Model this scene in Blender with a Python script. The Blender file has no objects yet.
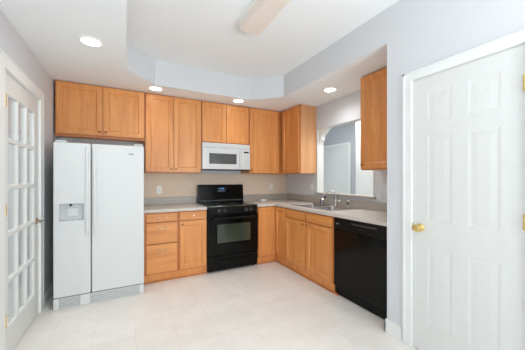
import bpy, bmesh, math, random
from mathutils import Vector, Matrix
PI = math.pi
SC = bpy.context.scene
COL = SC.collection
random.seed(7)

# ------------------------------------------------------------ camera
F_PX, YAW, CAM_H, CY = 256.45, 0.4871, 1.3054, 178.43
cam_d = bpy.data.cameras.new('camera')
cam_d.sensor_width = 36.0
cam_d.lens = F_PX * 36.0 / 525.0
cam_d.shift_y = (CY - 175.0) / 525.0
cam_d.clip_start = 0.02
cam = bpy.data.objects.new('camera', cam_d)
COL.objects.link(cam)
cam.location = (0, 0, CAM_H)
cam.rotation_euler = (PI / 2, 0, -YAW)
SC.camera = cam

# ------------------------------------------------------------ world, light, exposure
w = bpy.data.worlds.new('world')
SC.world = w
w.use_nodes = True
w.node_tree.nodes['Background'].inputs[0].default_value = (0.82, 0.92, 1.0, 1)
w.node_tree.nodes['Background'].inputs[1].default_value = 2.0
SC.view_settings.view_transform = 'Standard'
SC.view_settings.look = 'None'
SC.view_settings.gamma = 1.0
SC.view_settings.use_curve_mapping = False
SC.view_settings.exposure = 0.14
SC.cycles.max_bounces = 12
SC.cycles.diffuse_bounces = 8
SC.cycles.sample_clamp_indirect = 4.0


def area(name, loc, rot, sx, sy, power, col=(1, 1, 1)):
    l = bpy.data.lights.new(name, 'AREA')
    l.shape = 'RECTANGLE'
    l.size, l.size_y, l.energy, l.color = sx, sy, power, col
    o = bpy.data.objects.new(name, l)
    o.location, o.rotation_euler = loc, rot
    COL.objects.link(o)
    return o


# daylight through the big rear window (faces +Y), and unseen fill lamps added for brightness
area('daylight_rear_window', (0.65, -2.12, 1.35), (PI / 2, 0, 0), 2.5, 2.0, 7, (0.96, 0.98, 0.99))
fl = area('fill_rear_right', (1.55, -1.0, 1.35), (0, 0, 0), 1.0, 1.0, 47, (0.92, 0.965, 1.0))  # unseen fill added behind the camera to lift left wall and soffit
fl.rotation_euler = Vector((-0.62, 0.62, 0.55)).to_track_quat('-Z', 'Y').to_euler()
area('fill_upward', (-0.15, -0.95, 1.45), (PI, 0, 0), 1.0, 1.0, 25, (0.92, 0.965, 1.0))  # unseen upward fill, added to brighten the ceiling
area('hall_fill', (3.4, 2.6, 2.42), (0, 0, 0), 0.8, 1.8, 27, (1.0, 0.97, 0.93))  # unseen fill added to brighten the hall beyond the pass-through
area('side_room_fill', (-2.0, 2.9, 2.4), (0, 0, 0), 1.4, 1.4, 24, (1.0, 1.0, 1.0))  # unseen fill added so the glazed door's panes look bright

# ------------------------------------------------------------ materials
def srgb(r, g, b):
    def c(v):
        v /= 255.0
        return v / 12.92 if v <= 0.04045 else ((v + 0.055) / 1.055) ** 2.4
    return (c(r), c(g), c(b), 1)


def mat(name, col, rough=0.5, metal=0.0, spec=0.5, noise=None, bump=0.0, coat=0.0):
    """noise = (scale, colour2, amount)"""
    m = bpy.data.materials.new(name)
    m.use_nodes = True
    nt = m.node_tree
    b = nt.nodes['Principled BSDF']
    b.inputs['Base Color'].default_value = col
    b.inputs['Roughness'].default_value = rough
    b.inputs['Metallic'].default_value = metal
    b.inputs['Specular IOR Level'].default_value = spec
    b.inputs['Coat Weight'].default_value = coat
    if noise:
        tc = nt.nodes.new('ShaderNodeTexCoord')
        n = nt.nodes.new('ShaderNodeTexNoise')
        n.inputs['Scale'].default_value = noise[0]
        n.inputs['Detail'].default_value = 4
        nt.links.new(tc.outputs['Object'], n.inputs['Vector'])
        r = nt.nodes.new('ShaderNodeValToRGB')
        r.color_ramp.elements[0].position = 0.5 - noise[2] / 2
        r.color_ramp.elements[1].position = 0.5 + noise[2] / 2
        r.color_ramp.elements[0].color = noise[1]
        r.color_ramp.elements[1].color = col
        nt.links.new(n.outputs['Fac'], r.inputs['Fac'])
        nt.links.new(r.outputs['Color'], b.inputs['Base Color'])
        if bump:
            bp = nt.nodes.new('ShaderNodeBump')
            bp.inputs['Strength'].default_value = bump
            bp.inputs['Distance'].default_value = 0.002
            nt.links.new(n.outputs['Fac'], bp.inputs['Height'])
            nt.links.new(bp.outputs['Normal'], b.inputs['Normal'])
    return m


def wood(name, ca, cb, horizontal=False):
    m = bpy.data.materials.new(name)
    m.use_nodes = True
    nt = m.node_tree
    b = nt.nodes['Principled BSDF']
    tc = nt.nodes.new('ShaderNodeTexCoord')
    oi = nt.nodes.new('ShaderNodeObjectInfo')
    mp = nt.nodes.new('ShaderNodeMapping')
    mp.inputs['Scale'].default_value = (1.2, 14, 14) if horizontal else (14, 14, 1.2)
    add = nt.nodes.new('ShaderNodeVectorMath')
    add.operation = 'MULTIPLY_ADD'
    cmb = nt.nodes.new('ShaderNodeCombineXYZ')
    for i in range(3):
        nt.links.new(oi.outputs['Random'], cmb.inputs[i])
    nt.links.new(tc.outputs['Object'], mp.inputs['Vector'])
    nt.links.new(cmb.outputs[0], add.inputs[0])
    add.inputs[1].default_value = (37, 37, 37)
    nt.links.new(mp.outputs[0], add.inputs[2])
    n1 = nt.nodes.new('ShaderNodeTexNoise')
    n1.inputs['Scale'].default_value = 1.0
    n1.inputs['Detail'].default_value = 5
    n1.inputs['Distortion'].default_value = 0.8
    nt.links.new(add.outputs[0], n1.inputs['Vector'])
    n2 = nt.nodes.new('ShaderNodeTexNoise')
    n2.inputs['Scale'].default_value = 9.0
    n2.inputs['Detail'].default_value = 3
    nt.links.new(add.outputs[0], n2.inputs['Vector'])
    mx = nt.nodes.new('ShaderNodeMath')
    mx.operation = 'MULTIPLY_ADD'
    nt.links.new(n2.outputs['Fac'], mx.inputs[0])
    mx.inputs[1].default_value = 0.35
    sb = nt.nodes.new('ShaderNodeMath')
    sb.operation = 'MULTIPLY_ADD'
    nt.links.new(oi.outputs['Random'], sb.inputs[0])
    sb.inputs[1].default_value = 0.16
    sb.inputs[2].default_value = -0.24
    ad = nt.nodes.new('ShaderNodeMath')
    nt.links.new(n1.outputs['Fac'], ad.inputs[0])
    nt.links.new(sb.outputs[0], ad.inputs[1])
    nt.links.new(ad.outputs[0], mx.inputs[2])
    r = nt.nodes.new('ShaderNodeValToRGB')
    r.color_ramp.elements[0].position = 0.28
    r.color_ramp.elements[1].position = 0.72
    r.color_ramp.elements[0].color = ca
    r.color_ramp.elements[1].color = cb
    nt.links.new(mx.outputs[0], r.inputs['Fac'])
    nt.links.new(r.outputs['Color'], b.inputs['Base Color'])
    b.inputs['Roughness'].default_value = 0.42
    b.inputs['Coat Weight'].default_value = 0.15
    b.inputs['Coat Roughness'].default_value = 0.25
    return m


def tile_mat():
    m = bpy.data.materials.new('floor_tile')
    m.use_nodes = True
    nt = m.node_tree
    b = nt.nodes['Principled BSDF']
    tc = nt.nodes.new('ShaderNodeTexCoord')
    mp = nt.nodes.new('ShaderNodeMapping')
    mp.inputs['Location'].default_value = (-0.37, -1.455, 0)
    br = nt.nodes.new('ShaderNodeTexBrick')
    br.offset = 0.0
    br.inputs['Scale'].default_value = 1.0
    br.inputs['Brick Width'].default_value = 0.3048
    br.inputs['Row Height'].default_value = 0.3048
    br.inputs['Mortar Size'].default_value = 0.0022
    br.inputs['Mortar Smooth'].default_value = 0.3
    br.inputs['Bias'].default_value = 0.0
    br.inputs['Color1'].default_value = srgb(236, 232, 226)
    br.inputs['Color2'].default_value = srgb(233, 229, 222)
    br.inputs['Mortar'].default_value = srgb(222, 217, 208)
    nt.links.new(tc.outputs['Object'], mp.inputs['Vector'])
    nt.links.new(mp.outputs[0], br.inputs['Vector'])
    n = nt.nodes.new('ShaderNodeTexNoise')
    n.inputs['Scale'].default_value = 5.0
    n.inputs['Detail'].default_value = 6
    n.inputs['Roughness'].default_value = 0.65
    nt.links.new(tc.outputs['Object'], n.inputs['Vector'])
    r = nt.nodes.new('ShaderNodeValToRGB')
    r.color_ramp.elements[0].position = 0.3
    r.color_ramp.elements[1].position = 0.7
    r.color_ramp.elements[0].color = (0.90, 0.895, 0.885, 1)
    r.color_ramp.elements[1].color = (1, 1, 1, 1)
    nt.links.new(n.outputs['Fac'], r.inputs['Fac'])
    mx = nt.nodes.new('ShaderNodeMix')
    mx.data_type = 'RGBA'
    mx.blend_type = 'MULTIPLY'
    mx.inputs[0].default_value = 1.0
    nt.links.new(br.outputs['Color'], mx.inputs[6])
    nt.links.new(r.outputs['Color'], mx.inputs[7])
    nt.links.new(mx.outputs[2], b.inputs['Base Color'])
    b.inputs['Roughness'].default_value = 0.38
    return m


def emis(name, col, s):
    m = bpy.data.materials.new(name)
    m.use_nodes = True
    b = m.node_tree.nodes['Principled BSDF']
    b.inputs['Base Color'].default_value = col
    b.inputs['Emission Color'].default_value = col
    b.inputs['Emission Strength'].default_value = s
    return m


M = {}
M['wall'] = mat('wall_paint', srgb(212, 214, 217), 0.75, spec=0.2, noise=(60, srgb(210, 212, 215), 0.3), bump=0.05)
M['ceil'] = mat('ceiling_paint', srgb(240, 244, 245), 0.85, spec=0.15, noise=(90, srgb(238, 240, 240), 0.3), bump=0.05)
M['trim'] = mat('white_trim_paint', srgb(230, 232, 230), 0.45, spec=0.3, noise=(30, srgb(228, 230, 228), 0.3))
M['door'] = mat('white_door_paint', srgb(217, 218, 215), 0.45, spec=0.3, noise=(25, srgb(215, 216, 213), 0.3))
M['beige'] = mat('beige_splash_paint', srgb(228, 209, 188), 0.6, spec=0.3, noise=(20, srgb(223, 204, 183), 0.4))
M['floor'] = tile_mat()
M['wood'] = wood('honey_maple', srgb(204, 130, 68), srgb(228, 158, 91))
M['wood_h'] = wood('honey_maple_crossgrain', srgb(204, 130, 68), srgb(228, 158, 91), True)
M['wood_end'] = wood('maple_veneer', srgb(216, 158, 108), srgb(226, 172, 122))
M['wood_dark'] = wood('maple_trim', srgb(178, 106, 52), srgb(198, 124, 66), True)
M['inside'] = mat('cabinet_inside', srgb(190, 150, 110), 0.6, noise=(12, srgb(180, 140, 100), 0.4))
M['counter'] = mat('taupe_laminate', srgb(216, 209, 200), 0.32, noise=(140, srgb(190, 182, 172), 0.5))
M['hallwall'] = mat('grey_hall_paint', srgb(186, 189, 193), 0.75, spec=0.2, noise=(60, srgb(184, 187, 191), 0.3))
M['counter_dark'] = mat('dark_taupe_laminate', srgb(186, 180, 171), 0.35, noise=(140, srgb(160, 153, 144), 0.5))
M['appl'] = mat('white_appliance', srgb(216, 218, 217), 0.3, spec=0.5, noise=(200, srgb(214, 216, 215), 0.3), bump=0.03)
M['appl_gray'] = mat('grey_appliance_plastic', srgb(150, 153, 156), 0.5, noise=(40, srgb(140, 143, 147), 0.4))
M['recess'] = mat('light_grey_recess', srgb(206, 208, 208), 0.5, noise=(40, srgb(196, 198, 199), 0.4))
M['black'] = mat('black_enamel', srgb(8, 9, 9), 0.14, spec=0.2, noise=(50, srgb(6, 7, 7), 0.4))
M['blackm'] = mat('black_plastic', srgb(14, 15, 15), 0.3, spec=0.2, noise=(50, srgb(12, 13, 13), 0.4))
M['glass_refl'] = mat('reflection_tinted_glass', srgb(46, 54, 44), 0.05, spec=0.8, noise=(4, srgb(62, 68, 54), 0.5))  # dark glass with a greenish room reflection painted into its colour
M['mwglass'] = mat('microwave_screen', srgb(92, 94, 92), 0.25, noise=(300, srgb(74, 76, 76), 0.4))
M['knobgrey'] = mat('dark_grey_knob', srgb(72, 75, 78), 0.35, noise=(30, srgb(46, 48, 50), 0.4))
M['chrome'] = mat('chrome', srgb(215, 215, 218), 0.12, metal=1, noise=(20, srgb(205, 205, 208), 0.4))
M['steel'] = mat('brushed_steel', srgb(186, 184, 182), 0.3, metal=1, noise=(60, srgb(172, 170, 168), 0.5))
M['nickel'] = mat('satin_nickel', srgb(222, 205, 185), 0.25, metal=1, noise=(20, srgb(212, 195, 175), 0.4))
M['bronze'] = mat('antique_knob', srgb(172, 112, 62), 0.35, metal=0.3, noise=(20, srgb(160, 104, 56), 0.4))
M['brass'] = mat('polished_brass', srgb(236, 208, 138), 0.25, metal=1, noise=(20, srgb(228, 198, 126), 0.4))
M['plate'] = mat('white_plastic_plate', srgb(240, 240, 236), 0.4, noise=(20, srgb(238, 238, 234), 0.4))
M['diffuser'] = mat('cream_diffuser', srgb(236, 226, 216), 0.5, noise=(6, srgb(231, 220, 209), 0.5))
M['porcelain'] = mat('white_porcelain', srgb(245, 238, 232), 0.25, noise=(20, srgb(242, 234, 228), 0.4))
M['lamp'] = emis('lamp_lens', (1, 0.985, 0.96, 1), 9.0)
M['clock'] = emis('clock_digits', (0.15, 0.45, 1, 1), 0.35)
M['lcd'] = mat('black_display', srgb(26, 34, 48), 0.15, noise=(20, srgb(22, 28, 40), 0.4))
g = bpy.data.materials.new('pane_glass')
g.use_nodes = True
gn = g.node_tree
gb = gn.nodes['Principled BSDF']
gn.nodes.remove(gb)
tr = gn.nodes.new('ShaderNodeBsdfTransparent')
tr.inputs[0].default_value = (0.95, 0.96, 0.96, 1)
gl = gn.nodes.new('ShaderNodeBsdfGlossy')
gl.inputs['Roughness'].default_value = 0.05
lw = gn.nodes.new('ShaderNodeLayerWeight')
lw.inputs[0].default_value = 0.5
fr = gn.nodes.new('ShaderNodeMath')
fr.operation = 'POWER'
fr.inputs[1].default_value = 5.0
gn.links.new(lw.outputs['Facing'], fr.inputs[0])
mxs = gn.nodes.new('ShaderNodeMixShader')
gn.links.new(fr.outputs[0], mxs.inputs[0])
gn.links.new(tr.outputs[0], mxs.inputs[1])
gn.links.new(gl.outputs[0], mxs.inputs[2])
gn.links.new(mxs.outputs[0], gn.nodes['Material Output'].inputs[0])
M['glass'] = g


# ------------------------------------------------------------ mesh helpers
def B():
    return bmesh.new()


def box(bm, x0, x1, y0, y1, z0, z1, bev=0.0, seg=2, mi=0):
    t = bmesh.new()
    bmesh.ops.create_cube(t, size=1.0)
    for v in t.verts:
        v.co = Vector(((x0 + x1) / 2 + v.co.x * (x1 - x0), (y0 + y1) / 2 + v.co.y * (y1 - y0),
                       (z0 + z1) / 2 + v.co.z * (z1 - z0)))
    if bev:
        bmesh.ops.bevel(t, geom=list(t.edges), offset=bev, segments=seg, affect='EDGES', profile=0.5)
    for f in t.faces:
        f.material_index = mi
    merge(bm, t)
    return bm


def merge(bm, t):
    me = bpy.data.meshes.new('tmp')
    t.to_mesh(me)
    t.free()
    bm.from_mesh(me)
    bpy.data.meshes.remove(me)


def lathe(bm, prof, origin=(0, 0, 0), axis='Z', n=24):
    """prof = [(radius, height)...] turned about the axis through origin"""
    t = bmesh.new()
    rings = []
    for r, h in prof:
        if r < 1e-6:
            rings.append([t.verts.new((0, 0, h))])
        else:
            rings.append([t.verts.new((r * math.cos(2 * PI * k / n), r * math.sin(2 * PI * k / n), h)) for k in range(n)])
    for a, b in zip(rings, rings[1:]):
        for k in range(n):
            q = [a[k % len(a)], a[(k + 1) % len(a)], b[(k + 1) % len(b)], b[k % len(b)]]
            u = []
            for v in q:
                if v not in u:
                    u.append(v)
            if len(u) > 2:
                t.faces.new(u)
    for r, top in ((rings[0], 0), (rings[-1], 1)):
        if len(r) > 1:
            t.faces.new(r)
    mt = Matrix.Identity(4)
    if axis == '-Y':
        mt = Matrix.Rotation(PI / 2, 4, 'X')
    elif axis == 'X':
        mt = Matrix.Rotation(PI / 2, 4, 'Y')
    bmesh.ops.transform(t, matrix=Matrix.Translation(origin) @ mt, verts=t.verts)
    bmesh.ops.recalc_face_normals(t, faces=t.faces)
    merge(bm, t)
    return bm


def tube(bm, pts, r, n=10, closed_caps=True):
    t = bmesh.new()
    pts = [Vector(p) for p in pts]
    rs = r if isinstance(r, (list, tuple)) else [r] * len(pts)
    rings = []
    up = Vector((0, 0, 1))
    prev = None
    for i, p in enumerate(pts):
        d = (pts[min(i + 1, len(pts) - 1)] - pts[max(i - 1, 0)]).normalized()
        if prev is None:
            s = d.cross(up)
            if s.length < 0.1:
                s = d.cross(Vector((1, 0, 0)))
        else:
            s = prev - d * prev.dot(d)
        s.normalize()
        prev = s
        q = d.cross(s).normalized()
        rings.append([t.verts.new(p + (s * math.cos(2 * PI * k / n) + q * math.sin(2 * PI * k / n)) * rs[i]) for k in range(n)])
    for a, b in zip(rings, rings[1:]):
        for k in range(n):
            t.faces.new((a[k], a[(k + 1) % n], b[(k + 1) % n], b[k]))
    if closed_caps:
        t.faces.new(rings[0])
        t.faces.new(rings[-1])
    bmesh.ops.recalc_face_normals(t, faces=t.faces)
    merge(bm, t)
    return bm


def prism(bm, pts, z0, z1, axis='Z', mi=0):
    """pts polygon extruded; axis Z: pts=(x,y); axis X: pts=(y,z); axis Y: pts=(x,z)"""
    t = bmesh.new()
    def P(p, h):
        return {'Z': (p[0], p[1], h), 'X': (h, p[0], p[1]), 'Y': (p[0], h, p[1])}[axis]
    a = [t.verts.new(P(p, z0)) for p in pts]
    b = [t.verts.new(P(p, z1)) for p in pts]
    t.faces.new(a)
    t.faces.new(b)
    for k in range(len(pts)):
        j = (k + 1) % len(pts)
        t.faces.new((a[k], a[j], b[j], b[k]))
    bmesh.ops.recalc_face_normals(t, faces=t.faces)
    for f in t.faces:
        f.material_index = mi
    merge(bm, t)
    return bm


def paneled(bm, x0, x1, z0, z1, yf, th, cols, rows, rings, through=False, edge=0.0):
    """Slab facing -Y with a grid of shaped panels. rings = [(inset, depth)...]; through = real holes."""
    t = bmesh.new()
    def cuts(lo, hi, rng):
        c = [lo]
        for a, b in rng:
            c += [a, b]
        return c + [hi]
    xs, zs = cuts(x0, x1, cols), cuts(z0, z1, rows)
    def face(ps):
        t.faces.new([t.verts.new(p) for p in ps])
    def is_panel(i, j):
        return i % 2 == 1 and j % 2 == 1
    for i in range(len(xs) - 1):
        for j in range(len(zs) - 1):
            a, b, c, d = xs[i], xs[i + 1], zs[j], zs[j + 1]
            if b - a < 1e-6 or d - c < 1e-6:
                continue
            if not is_panel(i, j):
                face([(a, yf, c), (b, yf, c), (b, yf, d), (a, yf, d)])
                if through:
                    face([(a, yf + th, c), (a, yf + th, d), (b, yf + th, d), (b, yf + th, c)])
                continue
            def ring(ins, dep):
                return [(a + ins, yf + dep, c + ins), (b - ins, yf + dep, c + ins),
                        (b - ins, yf + dep, d - ins), (a + ins, yf + dep, d - ins)]
            rr = [ring(0, 0)] + [ring(*q) for q in rings]
            if through:
                rr = rr + [ring(rings[-1][0], th - rings[-1][1])] + [ring(0, th)]
            for p, q in zip(rr, rr[1:]):
                for k in range(4):
                    m_ = (k + 1) % 4
                    face([p[k], p[m_], q[m_], q[k]])
            if not through:
                face(rr[-1])
    yb = yf + th
    if not through:
        face([(x0, yb, z0), (x0, yb, z1), (x1, yb, z1), (x1, yb, z0)])
    # outer sides, subdivided like the cuts so that they weld
    for i in range(len(xs) - 1):
        for z in (z0, z1):
            face([(xs[i], yf, z), (xs[i + 1], yf, z), (xs[i + 1], yb, z), (xs[i], yb, z)])
    for j in range(len(zs) - 1):
        for x in (x0, x1):
            face([(x, yf, zs[j]), (x, yf, zs[j + 1]), (x, yb, zs[j + 1]), (x, yb, zs[j])])
    bmesh.ops.remove_doubles(t, verts=t.verts, dist=1e-5)
    bmesh.ops.recalc_face_normals(t, faces=t.faces)
    merge(bm, t)
    return bm


def obj(name, bm, m, parent=None, smooth=False, loc=None, rz=0):
    me = bpy.data.meshes.new(name)
    bm.to_mesh(me)
    bm.free()
    for mm in (m if isinstance(m, (list, tuple)) else [m]):
        me.materials.append(mm)
    if smooth:
        me.polygons.foreach_set('use_smooth', [True] * len(me.polygons))
        try:
            me.set_sharp_from_angle(angle=math.radians(35))
        except Exception:
            pass
    o = bpy.data.objects.new(name, me)
    COL.objects.link(o)
    if parent:
        o.parent = parent
    if loc:
        o.location = loc
    o.rotation_euler.z = rz
    return o


def cut(o, bm):
    """boolean difference, baked into the mesh"""
    c = obj('cutter', bm, M['recess'])
    c.matrix_world = o.matrix_world.copy() if not o.parent else Matrix.Identity(4)
    md = o.modifiers.new('b', 'BOOLEAN')
    md.operation = 'DIFFERENCE'
    md.solver = 'EXACT'
    md.object = c
    par = o.parent
    mw = o.location.copy(), o.rotation_euler.copy()
    o.parent = None
    o.location = (0, 0, 0)
    o.rotation_euler = (0, 0, 0)
    c.location = (0, 0, 0)
    bpy.context.view_layer.update()
    dg = bpy.context.evaluated_depsgraph_get()
    me = bpy.data.meshes.new_from_object(o.evaluated_get(dg))
    o.modifiers.clear()
    o.data = me
    bpy.data.objects.remove(c)
    o.parent = par
    o.location, o.rotation_euler = mw
    return o


def tag(o, label, cat, group=None):
    o['label'] = label
    o['category'] = cat
    if group:
        o['group'] = group
    return o


def thing(name, label, cat, loc, rz=0, group=None):
    o = bpy.data.objects.new(name, None)
    o.empty_display_size = 0.1
    COL.objects.link(o)
    o.location = loc
    o.rotation_euler.z = rz
    return tag(o, label, cat, group)


def struct(name, bm, m, label=None):
    o = obj(name, bm, m)
    o['kind'] = 'structure'
    if label:
        o['label'] = label
    return o


def structure_root(name, loc, rz, label):
    o = bpy.data.objects.new(name, None)
    COL.objects.link(o)
    o.location = loc
    o.rotation_euler.z = rz
    o['kind'] = 'structure'
    o['label'] = label
    return o


# ------------------------------------------------------------ room dimensions
D, XR, XD, XL, YJ = 4.087, 2.6875, 1.9585, -0.755, 1.433
HS, HC = 2.455, 2.755
YR = -2.2
YU, YB = D - 0.325, D - 0.61
XU, XB = XR - 0.325, XR - 0.61

# floor
struct('floor', box(B(), -3.2, 4.3, YR - 0.1, 4.8, -0.08, 0.0), M['floor'], 'cream square tile floor')

# high ceiling inside the tray, low ceiling of the side rooms
bm = B()
box(bm, -0.05, XD + 0.1, YR, 3.47, HC, HC + 0.06)
struct('ceiling', bm, M['ceil'], 'high white ceiling inside the tray')
bm = B()
box(bm, XR + 0.122, 4.3, 0.9, 4.8, HS, HS + 0.06)
struct('ceiling_hall', bm, M['ceil'], 'ceiling of the room behind the pass-through')
bm = B()
box(bm, -3.2, XL - 0.12, 1.4, 4.2, HS, HS + 0.06)
struct('ceiling_side_room', bm, M['ceil'], 'ceiling of the room behind the glazed door')

# dropped border around the tray; its underside is ceiling white, its fascia wall grey
bm = B()
box(bm, XL - 0.12, 0.0, YR, D + 0.12, HS, HC + 0.06)
box(bm, 0.0, XR + 0.122, 3.40, D + 0.12, HS, HC + 0.06)
box(bm, XD, XR + 0.122, YJ, 3.40, HS, HC + 0.06)
prism(bm, [(0.0, 3.055), (0.31, 3.40), (0.0, 3.40)], HS, HC + 0.06)
prism(bm, [(1.60, 3.40), (XD, 3.055), (XD, 3.40)], HS, HC + 0.06)
bm.normal_update()
for f in bm.faces:
    f.material_index = 0 if abs(f.normal.z) > 0.5 else 1
struct('ceiling_soffit', bm, [M['ceil'], M['wall']], 'dropped ceiling border around the raised tray')

# walls
bm = B()
box(bm, XL - 0.12, XR + 0.12, D, D + 0.12, 0, HS)
struct('wall_back', bm, M['wall'])

LY0, LY1, LZ = 2.386, 3.222, 2.07
bm = B()
box(bm, XL - 0.12, XL, YR, LY0, 0, HS)
box(bm, XL - 0.12, XL, LY1, D, 0, HS)
box(bm, XL - 0.12, XL, LY0, LY1, LZ, HS)
struct('wall_left', bm, M['wall'])

PY0, PY1, PZ0, PZ1 = 2.145, 3.213, 1.055, 2.085
bm = B()
box(bm, XR, XR + 0.12, YJ, PY0, 0, HS)
box(bm, XR, XR + 0.12, PY1, D, 0, HS)
box(bm, XR, XR + 0.12, PY0, PY1, 0, PZ0)
box(bm, XR, XR + 0.12, PY0, PY1, PZ1, HS)
struct('wall_right', bm, M['wall'])

DY0, DY1, DZ = 0.570, 1.216, 2.062
bm = B()
box(bm, XD, XD + 0.10, YR, DY0, 0, HC)
box(bm, XD, XD + 0.10, DY1, YJ, 0, HC)
box(bm, XD, XD + 0.10, DY0, DY1, DZ, HC)
box(bm, XD + 0.10, XR + 0.12, YJ - 0.10, YJ, 0, HS)
struct('wall_pantry', bm, M['wall'], 'grey wall with the white panelled door')

# rear wall with a wide window behind the camera
bm = B()
box(bm, XL, -0.60, YR - 0.12, YR, 0, HC)
box(bm, 1.90, XD, YR - 0.12, YR, 0, HC)
box(bm, -0.60, 1.90, YR - 0.12, YR, 0, 0.35)
box(bm, -0.60, 1.90, YR - 0.12, YR, 2.35, HC)
struct('wall_rear', bm, M['wall'])
r = structure_root('window_1', (0.65, YR - 0.06, 0.35), 0, 'wide daylight window behind the camera')
bm = B()
for x in (-1.25, -0.43, 0.39, 1.21):
    box(bm, x, x + 0.05, -0.04, 0.04, 0, 2.0, 0.004)
for z in (0, 0.96, 1.95):
    box(bm, -1.25, 1.26, -0.035, 0.035, z, z + 0.05, 0.004)
obj('window_frame', bm, M['trim'], r)
obj('pane', box(B(), -1.24, 1.24, -0.004, 0.004, 0.02, 1.98), M['glass'], r)

# side room behind the glazed door
bm = B()
box(bm, -3.2, -3.1, 1.4, 4.2, 0, HS)
box(bm, -3.1, XL - 0.12, 1.4, 1.5, 0, HS)
box(bm, -3.1, XL - 0.12, 4.1, 4.2, 0, HS)
struct('wall_side_room', bm, M['wall'])

# room behind the pass-through
HX = 4.05
bm = B()
box(bm, HX, HX + 0.1, 0.9, 4.8, 0, HS)
box(bm, XR + 0.12, HX, 0.9, 1.0, 0, HS)
box(bm, XR + 0.12, HX, 4.7, 4.8, 0, HS)
struct('wall_hall', bm, M['hallwall'])
struct('trim_3', box(B(), 3.62, HX - 0.001, 2.2, 3.275, 0.0, HS, 0.004), M['trim'], 'tall white partition seen through the pass-through')
bm = B()
for y0_, y1_ in ((PY0, PY0 + 0.012), (PY1 - 0.012, PY1)):
    box(bm, XR - 0.004, XR + 0.124, y0_, y1_, PZ0 + 0.03, PZ1)
struct('trim_5', bm, M['trim'], 'white lining of the pass-through opening')

# baseboards
def baseboard(name, x0, x1, y0, y1, m=M['trim']):
    bm = B()
    box(bm, x0, x1, y0, y1, 0, 0.085, 0.003)
    dx, dy = x1 - x0, y1 - y0
    if dx < dy:
        box(bm, x0 + (0.004 if name == 'baseboard_pantry' else 0), x1 - (0 if name == 'baseboard_pantry' else 0.004), y0, y1, 0.085, 0.105, 0.003)
    else:
        box(bm, x0, x1, y0 + 0.004, y1, 0.085, 0.105, 0.003)
    return struct(name, bm, m)


baseboard('baseboard_left', XL, XL + 0.014, 3.335, D)
baseboard('baseboard_left_near', XL, XL + 0.014, YR, 2.24)
bm = B()
box(bm, XD - 0.016, XD, 1.297, YJ + 0.016, 0, 0.085, 0.003)
box(bm, XD - 0.010, XD, 1.297, YJ + 0.010, 0.085, 0.112, 0.003)
box(bm, XD - 0.016, XD + 0.06, YJ, YJ + 0.016, 0, 0.085, 0.003)
struct('baseboard_pantry', bm, M['trim'])
baseboard('baseboard_pantry_near', XD - 0.014, XD, YR, 0.485)


# ------------------------------------------------------------ doors of the room
def casing(parent, w_, h_, cw, t=0.018):
    """casing around an opening 0..w_ x 0..h_, room side is -Y"""
    bm = B()
    for x0, x1 in ((-cw, 0), (w_, w_ + cw)):
        box(bm, x0, x1, -t, 0, 0, h_ + cw, 0.001)
        box(bm, x0 + (0 if x0 < 0 else cw * 0.75), x0 + (cw * 0.25 if x0 < 0 else cw), -t - 0.0025, -t + 0.001, 0, h_ + cw, 0.001)
    box(bm, -0.002, w_ + 0.002, -t, 0, h_, h_ + cw, 0.003)
    box(bm, -cw, w_ + cw, -t - 0.0025, -t + 0.001, h_ + cw * 0.75, h_ + cw, 0.002)
    return obj('casing', bm, M['trim'], parent)


def hinge(parent, x, z, y=-0.004):
    bm = B()
    tube(bm, [(x, y - 0.004, z - 0.045), (x, y - 0.004, z + 0.045)], 0.007, 10)
    box(bm, x - 0.010, x + 0.010, y - 0.001, y + 0.001, z - 0.044, z + 0.044)
    for k in (-0.03, 0, 0.03):
        lathe(bm, [(0.0085, -0.004), (0.0085, 0.004)], (x, y - 0.004, z + k), n=10)
    return obj('hinge', bm, M['brass'], parent, smooth=True)


# glazed door in the left wall: local x = world +Y, room side -Y = world +X
r = structure_root('door_1', (XL, LY0, 0), PI / 2, 'white glazed door with fifteen panes in the left wall')
wL, hL = LY1 - LY0, LZ
casing(r, wL, hL, 0.095)
bm = B()
for a, b in ((0, 0.012), (wL - 0.012, wL)):
    box(bm, a, b, 0, 0.12, 0, hL)
box(bm, 0.012, wL - 0.012, 0, 0.12, hL - 0.012, hL)
obj('jamb', bm, M['trim'], r)
x0, x1 = 0.016, wL - 0.016
cols = []
gx0, gx1 = x0 + 0.095, x1 - 0.115
cw = (gx1 - gx0 + 0.024) / 3
for k in range(3):
    cols.append((gx0 + k * cw, gx0 + k * cw + cw - 0.024))
rows = []
rh = (1.915 - 0.225 + 0.024) / 5
for k in range(5):
    rows.append((0.225 + k * rh, 0.225 + k * rh + rh - 0.024))
leaf = obj('door_leaf', paneled(B(), x0, x1, 0.012, hL - 0.016, 0.002, 0.036, cols, rows, [(0.006, 0.008)], True), M['door'], r)
obj('pane', box(B(), gx0, gx1, 0.019, 0.022, 0.225, 1.915), M['glass'], r)
for z in (0.30, 1.08, 1.85):
    hinge(r, x0 + 0.022, z, -0.002)
# lever
bm = B()
lx = x1 - 0.062
lathe(bm, [(0.0, 0.0), (0.030, 0.0), (0.030, 0.006), (0.022, 0.012), (0.012, 0.014), (0.010, 0.045), (0, 0.045)], (lx, 0.002, 0.905), '-Y', 20)
tube(bm, [(lx, -0.045, 0.905), (lx - 0.02, -0.050, 0.905), (lx - 0.06, -0.050, 0.903), (lx - 0.10, -0.046, 0.899)], [0.009, 0.009, 0.008, 0.006], 10)
o = obj('lever_handle', bm, M['nickel'], r, True)
o['label'] = 'nickel lever handle'

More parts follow.
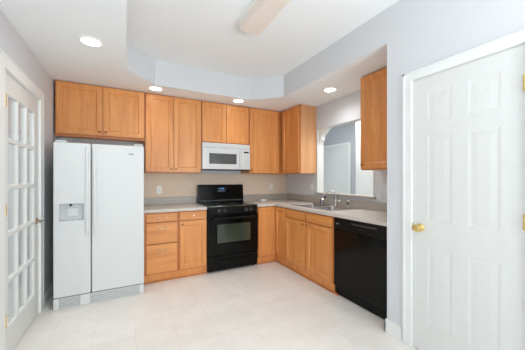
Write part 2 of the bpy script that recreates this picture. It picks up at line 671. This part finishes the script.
# six panel door: local x = world -Y
r = structure_root('door_2', (XD, DY1, 0), -PI / 2, 'white six panel door with brass knob in the pantry wall')
wD, hD = DY1 - DY0, DZ
casing(r, wD, hD, 0.070, 0.012)
bm = B()
for a, b in ((0, 0.004), (wD - 0.004, wD)):
    box(bm, a, b, 0, 0.10, 0, hD)
box(bm, 0.004, wD - 0.004, 0, 0.10, hD - 0.004, hD)
obj('jamb', bm, M['trim'], r)
x0, x1 = 0.0065, wD - 0.0065
st = 0.105
mid = (x0 + x1) / 2
cols = [(x0 + st, mid - 0.045), (mid + 0.045, x1 - st)]
rows = [(0.22, 0.80), (0.99, 1.62), (1.72, 1.94)]
obj('door_leaf', paneled(B(), x0, x1, 0.012, hD - 0.0065, 0.002, 0.035, cols, rows,
    [(0.014, 0.0016), (0.024, 0.0016), (0.052, 0.0001)]), M['door'], r)
bm = B()
lathe(bm, [(0, 0), (0.030, 0), (0.030, 0.004), (0.020, 0.010), (0.011, 0.014), (0.010, 0.030), (0.020, 0.036),
           (0.028, 0.046), (0.029, 0.056), (0.024, 0.066), (0.012, 0.070), (0, 0.070)], (x0 + 0.058, 0.002, 0.935), '-Y', 24)
o = obj('door_knob', bm, M['brass'], r, True)
o['label'] = 'round brass knob'
obj('strike_plate', box(B(), 0.001, 0.0058, -0.0012, 0.03, 0.905, 0.965), M['brass'], r)
for z in (0.27, 1.06, 1.84):
    hinge(r, x1 + 0.002, z)

# white door in the room behind the pass-through: faces -X
r = structure_root('door_3', (HX, 4.62, 0), -PI / 2, 'white door seen through the pass-through')
casing(r, 0.78, 2.0, 0.05, 0.014)
obj('door_leaf', paneled(B(), 0.006, 0.774, 0.012, 1.994, -0.006, 0.006,
    [(0.11, 0.345), (0.435, 0.67)], [(0.2, 0.8), (0.98, 1.6), (1.7, 1.9)], [(0.012, 0.0015), (0.02, 0.0015), (0.04, 0.0002)]), M['door'], r)

# scalloped bracket corners and the ledge of the pass-through
def bracket(y, s):
    y += s * 0.012
    pts = [(y, PZ1), (y, PZ1 - 0.235)]
    prof = [(0.012, -0.235), (0.020, -0.215), (0.020, -0.200), (0.045, -0.190), (0.060, -0.165), (0.062, -0.135), (0.075, -0.105),
            (0.100, -0.085), (0.130, -0.070), (0.150, -0.050), (0.158, -0.030), (0.185, -0.028), (0.195, -0.012), (0.195, 0.0)]
    pts += [(y + s * a, PZ1 + b) for a, b in prof]
    return prism(B(), pts, XR + 0.02, XR + 0.10, 'X')


struct('trim_1', bracket(PY1, -1), M['trim'], 'white scalloped bracket in the far corner of the pass-through')
struct('trim_2', bracket(PY0, 1), M['trim'], 'white scalloped bracket in the near corner of the pass-through')
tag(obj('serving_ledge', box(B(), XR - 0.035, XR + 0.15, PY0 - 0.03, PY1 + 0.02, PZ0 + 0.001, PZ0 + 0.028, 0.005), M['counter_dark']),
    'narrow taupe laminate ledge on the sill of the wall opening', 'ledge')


# ------------------------------------------------------------ cabinets
RINGS = [(0.003, 0.005), (0.012, 0.012)]


def cab_door(parent, x0, x1, z0, z1, knob=None, rail=0.058, m='wood', yf=-0.021, pm=None):
    """framed flat-panel door standing proud of the cabinet front (y = 0)"""
    bm = paneled(B(), x0, x1, z0, z1, yf, 0.020, [(x0 + rail, x1 - rail)], [(z0 + rail, z1 - rail)], RINGS)
    d = obj('door', bm, M[m], parent)
    if knob:
        k = knob_bm(*knob, yf)
        obj('knob', k, M['bronze'], d, True)
    return d


def knob_bm(x, z, yf, r=0.014):
    return lathe(B(), [(0, 0), (0.009, 0), (0.006, 0.005), (0.006, 0.013), (r, 0.018), (r, 0.024), (r * 0.6, 0.029), (0, 0.030)],
                 (x, yf, z), '-Y', 16)


def drawer_front(parent, x0, x1, z0, z1, pull='bail', pz=None, name='drawer', pm='nickel'):
    yf = -0.021
    bm = B()
    box(bm, x0, x1, yf, -0.001, z0, z1, 0.004, 2)
    d = obj(name, bm, M['wood_h'], parent)
    xc = (x0 + x1) / 2
    z = pz if pz else (z0 + z1) / 2
    if pull == 'bail':
        k = B()
        for s in (-0.048, 0.048):
            lathe(k, [(0, 0), (0.011, 0), (0.009, 0.006), (0.006, 0.014), (0.007, 0.018), (0, 0.019)], (xc + s, yf, z), '-Y', 12)
        tube(k, [(xc - 0.048, yf - 0.015, z), (xc - 0.044, yf - 0.022, z - 0.016), (xc - 0.025, yf - 0.025, z - 0.024),
                 (xc + 0.025, yf - 0.025, z - 0.024), (xc + 0.044, yf - 0.022, z - 0.016), (xc + 0.048, yf - 0.015, z)], 0.0035, 8)
        obj('pull', k, M[pm], d, True)
    elif pull == 'knob':
        obj('knob', knob_bm(xc, z, yf), M[pm], d, True)
    return d


def carcass(parent, w_, dp, z0, z1, doors_open=None, end_mat=None):
    """hollow-looking body: sides, top, bottom, back and face frame as one mesh"""
    bm = B()
    p = 0.016
    box(bm, 0, p, 0.019, dp, z0, z1)
    box(bm, w_ - p, w_, 0.019, dp, z0, z1)
    box(bm, p, w_ - p, 0.019, dp, z0, z0 + p)
    box(bm, p, w_ - p, dp - 0.006, dp, z0 + p, z1)
    if z0 == 0:
        box(bm, p, w_ - p, 0.019, dp - 0.006, z1 - p, z1)
    o = obj('body', bm, M['wood_end'], parent)
    ff = B()
    s = 0.035
    box(ff, 0, s, 0, 0.019, z0, z1, 0.001, 1)
    box(ff, w_ - s, w_, 0, 0.019, z0, z1, 0.001, 1)
    box(ff, s, w_ - s, 0, 0.019, z1 - s, z1, 0.001, 1)
    box(ff, s, w_ - s, 0, 0.019, z0, z0 + s, 0.001, 1)
    box(ff, s, w_ - s, 0.004, 0.019, z0 + s, z1 - s)
    obj('face_frame', ff, M['wood_dark'], parent)
    return o


UH = 2.452   # top of the upper cabinets
def upper(label, loc, rz, w_, z0, doors, end=0.0, kn=None, dp=0.323):
    t = thing('wall_cabinet', label, 'cabinet', (loc[0], loc[1], z0), rz)
    h = UH - z0
    carcass(t, w_, dp, 0, h)
    if z0 > 1.8 and dp and loc[0] < 0:
        obj('bottom_rail', box(B(), 0.0, w_, -0.004, 0.019, -0.022, -0.0005, 0.003), M['wood_dark'], t)
    for i, (a, b) in enumerate(doors):
        ks = None
        if kn and kn[i] is not None:
            ks = ((a + 0.03) if kn[i] == 'l' else (b - 0.03), 0.055)
        cab_door(t, a, b, 0.012, h - 0.014, ks)
    return t


upper('short wide honey wood wall cabinet above the white refrigerator', (-0.735, YU), 0, 0.949, 1.825,
      [(0.012, 0.472), (0.478, 0.937)], kn=['r', 'l'])
upper('tall two door honey wood wall cabinet between refrigerator and microwave', (0.216, YU), 0, 0.754, 1.385,
      [(0.010, 0.361), (0.369, 0.744)], kn=['r', 'l'])
upper('short two door honey wood wall cabinet directly above the microwave', (0.972, YU), 0, 0.766, 1.84,
      [(0.010, 0.379), (0.387, 0.756)], kn=None)
upper('tall single door honey wood wall cabinet right of the microwave, filling the corner', (1.740, YU), 0, XR - 1.742, 1.385,
      [(0.012, 0.560)], kn=['l'])
upper('tall honey wood wall cabinet left of the wall opening, pale end panel showing', (XU, YU - 0.001), -PI / 2, YU - 0.001 - 3.225, 1.385,
      [(0.055, 0.526)], kn=['l'])
upper('honey wood wall cabinet hanging alone above the dishwasher', (XU, 2.057), -PI / 2, 2.057 - YJ - 0.002, 1.40,
      [(0.010, 0.60)], kn=['l'])

# base cabinets
BH = 0.876


def base_cab(label, loc, rz, w_, cat='cabinet', over=0.0):
    t = thing('base_cabinet', label, cat, (loc[0], loc[1], 0), rz)
    carcass(t, w_, 0.605, 0.10, BH)
    obj('toe_board', box(B(), 0, w_, 0.006, 0.022, 0, 0.10), M['wood'], t)
    obj('shoe_moulding', box(B(), 0, w_ + over, -0.010, 0.004, 0, 0.024, 0.004), M['wood_dark'], t)
    return t


t = base_cab('honey wood base cabinet with three stacked drawers beside the refrigerator', (0.184, YB), 0, 0.411)
drawer_front(t, 0.030, 0.396, 0.757, 0.862)
drawer_front(t, 0.030, 0.396, 0.487, 0.745, pz=0.70)
drawer_front(t, 0.030, 0.396, 0.115, 0.475, pz=0.41)
t = base_cab('honey wood base cabinet with one drawer above one door, left of the range', (0.596, YB), 0, 0.378)
drawer_front(t, 0.018, 0.366, 0.757, 0.862, 'knob')
cab_door(t, 0.018, 0.366, 0.115, 0.745, (0.048, 0.70))

# corner cabinet with a two-leaf door (L shaped)
t = thing('corner_base_cabinet', 'corner base cabinet with folding two leaf door right of the range', 'cabinet', (1.742, YB, 0), 0)
wB = XB - 1.742
bm = B()
box(bm, 0, XR - 1.744, 0.019, 0.605, 0.10, BH)
box(bm, wB + 0.019, XR - 1.744, -(YB - 3.185), 0.019, 0.10, BH)
obj('body', bm, M['wood_end'], t)
bm = B()
box(bm, 0, wB + 0.019, 0.0, 0.019, 0.10, BH)
box(bm, wB, wB + 0.019, -(YB - 3.185), 0.0, 0.10, BH)
obj('face_frame', bm, M['wood_dark'], t)
bm = B()
box(bm, 0, wB + 0.022, 0.006, 0.018, 0, 0.10)
box(bm, wB + 0.006, wB + 0.022, -(YB - 3.185), 0.006, 0, 0.10)
obj('toe_board', bm, M['wood'], t)
bm = B()
box(bm, 0, wB, -0.008, 0.006, 0, 0.022, 0.004)
box(bm, wB - 0.008, wB + 0.006, -(YB - 3.185), -0.008, 0, 0.022, 0.004)
obj('shoe_moulding', bm, M['wood_dark'], t)
cab_door(t, 0.022, wB - 0.024, 0.115, 0.862, None, rail=0.045)
d = obj('door', paneled(B(), 0.026, YB - 3.185 - 0.006, 0.115, 0.862, -0.021, 0.020, [(0.071, YB - 3.185 - 0.050)], [(0.16, 0.817)], RINGS), M['wood'], t)
d.location = (wB, 0, 0)
d.rotation_euler.z = -PI / 2

SY0, SY1 = 3.183, 2.195
t = base_cab('wide honey wood sink base cabinet with two false drawer fronts and two doors', (XB, SY0), -PI / 2, SY0 - SY1, over=0.075)
wS = SY0 - SY1
hw = wS / 2
drawer_front(t, 0.010, hw - 0.012, 0.747, 0.862, None, name='false_front')
drawer_front(t, hw + 0.008, wS - 0.014, 0.747, 0.862, None, name='false_front')
cab_door(t, 0.010, hw - 0.012, 0.115, 0.735, (hw - 0.040, 0.70))
cab_door(t, hw + 0.008, wS - 0.014, 0.115, 0.735, (hw + 0.036, 0.70))

# ------------------------------------------------------------ worktops
t = thing('worktop', 'short taupe laminate worktop between the refrigerator and the range', 'countertop', (0.184, D - 0.64, BH + 0.001), 0)
obj('slab', box(B(), 0, 0.788, 0, 0.638, 0, 0.038, 0.006), M['counter'], t)
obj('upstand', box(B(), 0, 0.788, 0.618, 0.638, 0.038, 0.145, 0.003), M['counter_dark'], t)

t = thing('worktop', 'long L shaped taupe laminate worktop running from range past the sink', 'countertop', (XR - 0.001, D - 0.001, BH + 0.001), 0)
XS0, XS1, SKY0, SKY1 = 2.150, 2.640, 2.300, 3.170
bm = prism(B(), [(1.742 - XR + 0.001, -0.639), (-0.639, -0.639), (-0.639, YJ + 0.002 - D + 0.001), (0, YJ + 0.002 - D + 0.001), (0, 0), (1.742 - XR + 0.001, 0)], 0, 0.038)
o = obj('slab', bm, M['counter'], t)
c = box(B(), XS0 + 0.012 - XR, XS1 - 0.012 - XR, SKY0 + 0.012 - D, SKY1 - 0.012 - D, -0.1, 0.1)
cut(o, c)
bm = B()
box(bm, 1.742 - XR, 0, -0.020, 0, 0.038, 0.145, 0.003)
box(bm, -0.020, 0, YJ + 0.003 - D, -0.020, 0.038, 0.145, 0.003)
obj('upstand', bm, M['counter_dark'], t)

tag(obj('backsplash_panel', box(B(), 0.184, XR - 0.002, D - 0.006, D - 0.0005, 1.024, 1.384), M['beige']),
    'beige splashback on the back wall between worktops and wall cabinets', 'backsplash')

# ------------------------------------------------------------ sink and taps
ZC = BH + 0.039
t = thing('kitchen_sink', 'double bowl stainless steel sink set into the worktop', 'sink', (XS0, SKY1, ZC), -PI / 2)
# local x = world -Y (0..0.87), local y = world +X (0..0.49)
SW, SDp = SKY1 - SKY0, XS1 - XS0
def bowl(x0, x1, y0, y1):
    t_ = bmesh.new()
    def rr(ins, z, rad):
        out = []
        a0, a1, b0, b1 = x0 + ins, x1 - ins, y0 + ins, y1 - ins
        for (cx, cy, s) in ((a1 - rad, b1 - rad, 0), (a0 + rad, b1 - rad, 1), (a0 + rad, b0 + rad, 2), (a1 - rad, b0 + rad, 3)):
            for k in range(5):
                an = PI / 2 * s + PI / 2 * k / 4
                out.append(t_.verts.new((cx + rad * math.cos(an), cy + rad * math.sin(an), z)))
        return out
    rings = [rr(-0.004, 0.006, 0.05), rr(0.0, 0.002, 0.05), rr(0.004, -0.02, 0.05), rr(0.012, -0.15, 0.05), rr(0.045, -0.17, 0.04)]
    for a, b in zip(rings, rings[1:]):
        for k in range(20):
            t_.faces.new((a[k], a[(k + 1) % 20], b[(k + 1) % 20], b[k]))
    t_.faces.new(rings[-1])
    bmesh.ops.recalc_face_normals(t_, faces=t_.faces)
    bmesh.ops.reverse_faces(t_, faces=t_.faces)
    return t_


bx = [(0.030, 0.415), (0.455, 0.840)]
rim = obj('rim', box(B(), 0, SW, 0, SDp, 0.0005, 0.006, 0.002), M['steel'], t)
for a, b in bx:
    cut(rim, box(B(), a, b, 0.030, 0.395, -0.1, 0.1))
for a, b in bx:
    bm = B()
    merge(bm, bowl(a, b, 0.030, 0.395))
    d = obj('bowl', bm, M['steel'], t, True)
    obj('drain', lathe(B(), [(0, 0), (0.04, 0), (0.042, 0.003), (0.030, 0.004), (0.028, 0.001), (0, 0.001)], ((a + b) / 2, 0.21, -0.169)), M['chrome'], d, True)

ZR = ZC + 0.006
def world_y(y):
    return y
t = thing('kitchen_faucet', 'chrome swan neck faucet standing at the back of the sink', 'faucet', (2.585, 2.69, ZR), 0)
obj('base', lathe(B(), [(0, 0), (0.030, 0), (0.030, 0.008), (0.022, 0.014), (0.018, 0.05), (0.020, 0.06), (0.015, 0.075), (0.012, 0.09), (0, 0.09)]), M['chrome'], t, True)
pts = [(0, 0, 0.08)]
for k in range(13):
    a = PI * k / 12
    pts.append((-0.055 + 0.055 * math.cos(a), 0.045 - 0.045 * math.cos(a), 0.155 + 0.055 * math.sin(a)))
pts.append((-0.112, 0.092, 0.135))
obj('spout', tube(B(), pts, 0.0095, 12), M['chrome'], t, True)
obj('aerator', lathe(B(), [(0, 0), (0.013, 0), (0.014, 0.022), (0.010, 0.028), (0, 0.028)], (-0.112, 0.092, 0.112)), M['blackm'], t, True)
bm = B()
tube(bm, [(0, -0.016, 0.045), (0, -0.035, 0.055), (-0.004, -0.075, 0.085)], [0.009, 0.007, 0.006], 10)
obj('lever', bm, M['chrome'], t, True)

t = thing('side_sprayer', 'small chrome side sprayer right of the faucet on the sink rim', 'sprayer', (2.590, 2.475, ZR), 0)
obj('collar', lathe(B(), [(0, 0), (0.024, 0), (0.024, 0.006), (0.016, 0.016), (0, 0.016)]), M['chrome'], t, True)
obj('spray_head', lathe(B(), [(0, 0.016), (0.012, 0.017), (0.011, 0.045), (0.018, 0.065), (0.019, 0.085), (0.012, 0.094), (0, 0.095)]), M['chrome'], t, True)

t = thing('soap_dispenser', 'round chrome ball topped fitting left of the faucet on the sink rim', 'dispenser', (2.575, 2.965, ZR), 0)
obj('collar', lathe(B(), [(0, 0), (0.032, 0), (0.032, 0.007), (0.020, 0.016), (0, 0.016)]), M['chrome'], t, True)
obj('ball_cap', lathe(B(), [(0, 0.016), (0.016, 0.017), (0.030, 0.030), (0.038, 0.050), (0.036, 0.070), (0.022, 0.086), (0.008, 0.091), (0, 0.092)]), M['chrome'], t, True)

t = tag(obj('dish', lathe(B(), [(0, 0), (0.036, 0), (0.042, 0.005), (0.062, 0.030), (0.060, 0.033), (0.040, 0.011), (0, 0.010)]), M['porcelain'], None, True,
    (2.03, 3.80, ZC)), 'small white dish lying on the worktop in the corner', 'dish')

# ------------------------------------------------------------ outlets
def outlet(label, loc, rz):
    t = thing('wall_outlet', label, 'outlet', loc, rz)
    obj('cover_plate', box(B(), -0.036, 0.036, -0.006, 0, -0.058, 0.058, 0.003), M['plate'], t)
    for z in (-0.021, 0.021):
        bm = B()
        box(bm, -0.017, 0.017, -0.0085, -0.0055, z - 0.015, z + 0.015, 0.002)
        s = obj('socket', bm, M['plate'], t)
        bm = B()
        for x in (-0.007, 0.007):
            box(bm, x - 0.0014, x + 0.0014, -0.0092, -0.0084, z - 0.002, z + 0.008)
        obj('slot', bm, M['appl_gray'], s)
    return t


outlet('white double outlet on the beige splashback beside the refrigerator', (0.425, D - 0.006, 1.135), 0)
outlet('white double outlet on the beige splashback right of the range', (2.341, D - 0.006, 1.155), 0)
outlet('white double outlet on the grey wall left of the opening', (XR, 3.34, 1.165), -PI / 2)

# ------------------------------------------------------------ refrigerator
FX, FY, FW, FH = -0.645, 3.205, 0.822, 1.669
t = thing('refrigerator', 'white side by side refrigerator with ice and water dispenser', 'refrigerator', (FX, FY, 0), 0)
obj('cabinet_body', box(B(), 0.004, FW - 0.004, 0.085, 0.84, 0.03, FH - 0.015, 0.006), M['appl'], t)
SX = 0.317
fd = obj('freezer_door', box(B(), 0.002, SX - 0.004, 0.0, 0.078, 0.112, FH, 0.012, 3), M['appl'], t)
cut(fd, box(B(), 0.046, 0.262, -0.05, 0.055, 0.865, 1.055))
rd = obj('refrigerator_door', box(B(), SX + 0.004, FW - 0.002, 0.0, 0.078, 0.112, FH, 0.012, 3), M['appl'], t)
dp = obj('dispenser', paneled(B(), 0.034, 0.274, 0.835, 1.30, -0.004, 0.006, [(0.050, 0.258)], [(0.870, 1.052)], [(0.003, 0.0)], True), M['appl'], fd)
obj('recess_liner', box(B(), 0.048, 0.260, 0.050, 0.054, 0.866, 1.053), M['recess'], dp)
obj('nozzle', tube(B(), [(0.14, 0.03, 1.05), (0.14, 0.026, 1.022)], 0.010, 10), M['knobgrey'], dp, True)
obj('paddle', box(B(), 0.11, 0.20, 0.040, 0.048, 0.92, 1.00, 0.003), M['appl'], dp)
obj('drip_tray', box(B(), 0.055, 0.253, 0.002, 0.048, 0.868, 0.880, 0.003), M['recess'], dp)
bm = B()
for k in range(5):
    box(bm, 0.065 + k * 0.038, 0.090 + k * 0.038, -0.0055, -0.0035, 1.12, 1.132)
obj('touch_key', bm, M['appl'], dp)


def fridge_handle(parent, x):
    bm = B()
    box(bm, x - 0.012, x + 0.012, -0.026, -0.012, 0.72, 1.63, 0.006, 3)
    for z in (0.745, 1.605):
        box(bm, x - 0.011, x + 0.011, -0.020, 0.004, z - 0.022, z + 0.022, 0.005, 2)
    return obj('handle', bm, M['appl'], parent, True)


fridge_handle(fd, SX - 0.034)
fridge_handle(rd, SX + 0.034)
o = obj('badge', box(B(), 0.665, 0.715, -0.0015, 0.0005, 1.566, 1.582, 0.001, 1), M['appl_gray'], rd)
for x in (0.015, FW - 0.105):
    obj('hinge_cover', box(B(), x, x + 0.09, 0.02, 0.13, FH + 0.001, FH + 0.024, 0.006), M['recess'], t)
bm = B()
box(bm, 0.006, FW - 0.006, 0.012, 0.05, 0.004, 0.108, 0.0, mi=1)
for x0_, x1_ in ((0.004, 0.05), (0.225, 0.31), (FW - 0.05, FW - 0.004)):
    box(bm, x0_, x1_, -0.004, 0.02, 0.002, 0.106, 0.004)
for k in range(6):
    z = 0.004 + k * 0.0178
    box(bm, 0.045, FW - 0.045, -0.002, 0.020, z, z + 0.0105, 0.002, 1)
obj('toe_grille', bm, [M['appl'], M['appl_gray']], t)

# ------------------------------------------------------------ microwave
MX, MY, MW_, MZ, MH = 0.972, 3.690, 0.760, 1.433, 0.402
t = thing('microwave', 'white over the range microwave under the short cabinet', 'microwave', (MX, MY, MZ), 0)
obj('casing', box(B(), 0, MW_, 0.022, D - MY - 0.002, 0.008, MH, 0.004), M['appl'], t)
obj('underside', box(B(), 0.006, MW_ - 0.006, 0.010, D - MY - 0.01, 0.0, 0.010, 0.002), M['blackm'], t)
dr = obj('door', paneled(B(), 0.002, 0.602, 0.012, 0.325, 0.0, 0.022, [(0.095, 0.535)], [(0.085, 0.250)], [(0.006, 0.005)]), M['appl'], t)
obj('window', box(B(), 0.100, 0.530, 0.001, 0.0045, 0.090, 0.245, 0.001, 1), M['mwglass'], dr)
bm = B()
box(bm, 0.566, 0.590, -0.030, -0.018, 0.035, 0.305, 0.005, 3)
for z in (0.05, 0.29):
    box(bm, 0.568, 0.588, -0.022, 0.002, z - 0.012, z + 0.012, 0.003)
obj('handle', bm, M['appl'], dr, True)
cp = obj('control_panel', box(B(), 0.606, MW_ - 0.002, 0.0, 0.022, 0.012, 0.325, 0.003), M['appl'], t)
obj('display', box(B(), 0.650, 0.735, -0.002, 0.001, 0.268, 0.292), M['lcd'], cp)
bm = B()
for i in range(3):
    for j in range(6):
        box(bm, 0.655 + i * 0.028, 0.675 + i * 0.028, -0.0018, 0.001, 0.06 + j * 0.031, 0.078 + j * 0.031, 0.001, 1)
obj('keypad', bm, M['recess'], cp)
bm = B()
box(bm, 0.002, MW_ - 0.002, 0.004, 0.022, 0.329, MH - 0.002, 0.003)
for k in range(3):
    box(bm, 0.03, MW_ - 0.03, 0.001, 0.006, 0.342 + k * 0.017, 0.350 + k * 0.017, 0.001, 1)
obj('vent_grille', bm, M['appl'], t)
obj('badge', box(B(), 0.095, 0.150, -0.001, 0.001, 0.040, 0.050), M['recess'], dr)

# ------------------------------------------------------------ range
RX, RY, RW = 0.978, 3.437, 0.758
t = thing('range', 'black freestanding electric range with oven between the worktops', 'stove', (RX, RY, 0), 0)
obj('cabinet_body', box(B(), 0.002, RW - 0.002, 0.03, 0.60, 0.012, 0.905, 0.003), M['blackm'], t)
bm = B()
box(bm, -0.002 + 0.003, RW - 0.001, -0.008, 0.60, 0.905, 0.922, 0.006, 3)
ct = obj('cooktop', bm, M['glass_refl'], t, True)
for x, y, rr_ in ((0.20, 0.15, 0.105), (0.56, 0.15, 0.085), (0.20, 0.42, 0.08), (0.56, 0.42, 0.105)):
    obj('burner_ring', lathe(B(), [(rr_ - 0.004, 0), (rr_, 0), (rr_, 0.0006), (rr_ - 0.004, 0.0006), (rr_ - 0.004, 0)], (x, y, 0.922), n=32), M['knobgrey'], ct)
bm = prism(B(), [(0.530, 0.922), (0.600, 0.922), (0.600, 1.190), (0.592, 1.200), (0.562, 1.205), (0.548, 1.196), (0.532, 0.990)], 0.0, RW, 'X')
bg = obj('backguard', bm, M['black'], t)
obj('vent_slot', box(B(), 0.02, RW - 0.02, 0.524, 0.531, 0.945, 0.962, 0.001, 1), M['knobgrey'], bg)
# console face follows the slope of the backguard
ps = B()
box(ps, 0.30, 0.46, 0.5335, 0.5365, 1.085, 1.165)
o = obj('clock_panel', ps, M['lcd'], bg)
bm = B()
for k, s in enumerate((0, 0.018, 0.042, 0.060)):
    box(bm, 0.347 + s, 0.357 + s, 0.532, 0.534, 1.130, 1.150)
    box(bm, 0.349 + s, 0.355 + s, 0.5318, 0.5334, 1.136, 1.145)
obj('clock_digits', bm, M['clock'], o)
bm = B()
for i in range(4):
    box(bm, 0.32 + i * 0.03, 0.338 + i * 0.03, 0.532, 0.534, 1.098, 1.108)
obj('touch_key', bm, M['appl_gray'], o)
mp_ = obj('front_panel', box(B(), 0.004, RW - 0.004, 0.0, 0.032, 0.800, 0.904, 0.006), M['blackm'], t)
for x in (0.160, 0.240, 0.568, 0.645):
    bm = B()
    lathe(bm, [(0, 0), (0.026, 0), (0.027, 0.006), (0.020, 0.012), (0.018, 0.028), (0.014, 0.031), (0, 0.031)], (x, 0.0, 0.850), '-Y', 20)
    box(bm, x - 0.004, x + 0.004, -0.036, -0.028, 0.832, 0.868, 0.002)
    obj('knob', bm, M['knobgrey'], mp_, True)
od = obj('oven_door', paneled(B(), 0.002, RW - 0.002, 0.238, 0.795, -0.012, 0.040, [(0.130, RW - 0.122)], [(0.405, 0.665)], [(0.004, 0.003)]), M['black'], t)
obj('window', box(B(), 0.132, RW - 0.124, -0.0105, -0.008, 0.407, 0.663), M['glass_refl'], od)
bm = B()
tube(bm, [(0.05, -0.052, 0.752), (RW - 0.05, -0.052, 0.752)], 0.012, 12)
for x in (0.075, RW - 0.075):
    box(bm, x - 0.014, x + 0.014, -0.052, -0.010, 0.742, 0.762, 0.004)
obj('handle', bm, M['blackm'], od, True)
sd = obj('storage_drawer', box(B(), 0.002, RW - 0.002, -0.010, 0.030, 0.030, 0.226, 0.008, 3), M['black'], t)
cut(sd, prism(B(), [(0.09, 0.178), (0.15, 0.162), (RW - 0.15, 0.162), (RW - 0.09, 0.178), (RW - 0.09, 0.192), (0.09, 0.192)], -0.05, 0.012, 'Y'))
for x in (0.05, RW - 0.05):
    for y in (0.06, 0.55):
        bm = lathe(B(), [(0, 0), (0.018, 0), (0.018, 0.010), (0.008, 0.011), (0.008, 0.014), (0, 0.014)], (x, y, 0), n=12)
        obj('levelling_foot', bm, M['blackm'], t)

# ------------------------------------------------------------ dishwasher
t = thing('dishwasher', 'black built in dishwasher under the worktop end', 'dishwasher', (2.066, 2.180, 0), -PI / 2)
DW = 0.674
obj('tub_casing', box(B(), 0.004, DW - 0.004, 0.035, 0.58, 0.012, 0.868, 0.002), M['blackm'], t)
obj('door_panel', box(B(), 0.002, DW - 0.002, 0.0, 0.034, 0.115, 0.742, 0.005), M['black'], t)
cp = obj('control_panel', box(B(), 0.002, DW - 0.002, -0.004, 0.034, 0.746, 0.868, 0.006), M['blackm'], t)
cut(cp, box(B(), 0.25, 0.60 - 0.03, -0.05, 0.010, 0.792, 0.838))
obj('latch_grip', box(B(), 0.255, 0.565, -0.002, 0.006, 0.822, 0.838, 0.002), M['knobgrey'], cp)
obj('badge', box(B(), 0.04, 0.085, -0.006, -0.0035, 0.800, 0.812, 0.0005, 1), M['appl_gray'], cp)
obj('toe_panel', box(B(), 0.004, DW - 0.004, 0.030, 0.050, 0.004, 0.110, 0.003), M['blackm'], t)
struct('trim_4', box(B(), 2.075, 2.095, YJ + 0.001, 1.503, 0.0, BH), M['wood_end'], 'narrow wood filler between dishwasher and pantry wall')

# ------------------------------------------------------------ ceiling lights
def downlight(label, x, y, group, power=10, cone=104):
    t = thing('recessed_downlight', label, 'ceiling light', (x, y, HS), 0, group)
    obj('trim_ring', lathe(B(), [(0.070, -0.002), (0.072, -0.008), (0.088, -0.007), (0.095, 0.0), (0.070, 0.0), (0.070, -0.002)], n=32), M['plate'], t, True)
    obj('lens', lathe(B(), [(0, -0.0045), (0.040, -0.005), (0.071, -0.003), (0.071, -0.001), (0, -0.001)], n=32), M['lamp'], t, True)
    l = bpy.data.lights.new('downlight_lamp', 'SPOT')
    l.energy = power
    l.spot_size = math.radians(cone)
    l.spot_blend = 1.0
    l.shadow_soft_size = 0.06
    l.color = (0.97, 0.98, 1.0)
    lo = bpy.data.objects.new('downlight_lamp', l)
    lo.location = (0, 0, -0.02)
    lo.parent = t
    COL.objects.link(lo)


G = 'recessed lights in the ceiling border'
downlight('lit round ceiling light above the floor in front of the refrigerator, leftmost in the border', -0.264, 2.575, G, 14, 140)
downlight('lit round ceiling light above the tall two door cabinet near the refrigerator', 0.328, 3.53, G, 7)
downlight('lit round ceiling light in front of the cabinets above the microwave', 1.462, 3.52, G)
downlight('lit round ceiling light above the sink, rightmost in the border', 2.326, 2.524, G, 21, 160)

t = thing('ceiling_light_fixture', 'long unlit box light with cream diffuser on the raised ceiling', 'ceiling light', (1.02, 1.53, HC), 0)
obj('housing', box(B(), -0.115, 0.115, -0.66, 0.655, -0.030, 0.0, 0.004), M['plate'], t)
bm = prism(B(), [(-0.105, -0.030), (0.105, -0.030), (0.090, -0.085), (0.080, -0.092), (-0.080, -0.092), (-0.090, -0.085)], -0.65, 0.645, 'Y')
obj('diffuser', bm, M['diffuser'], t)
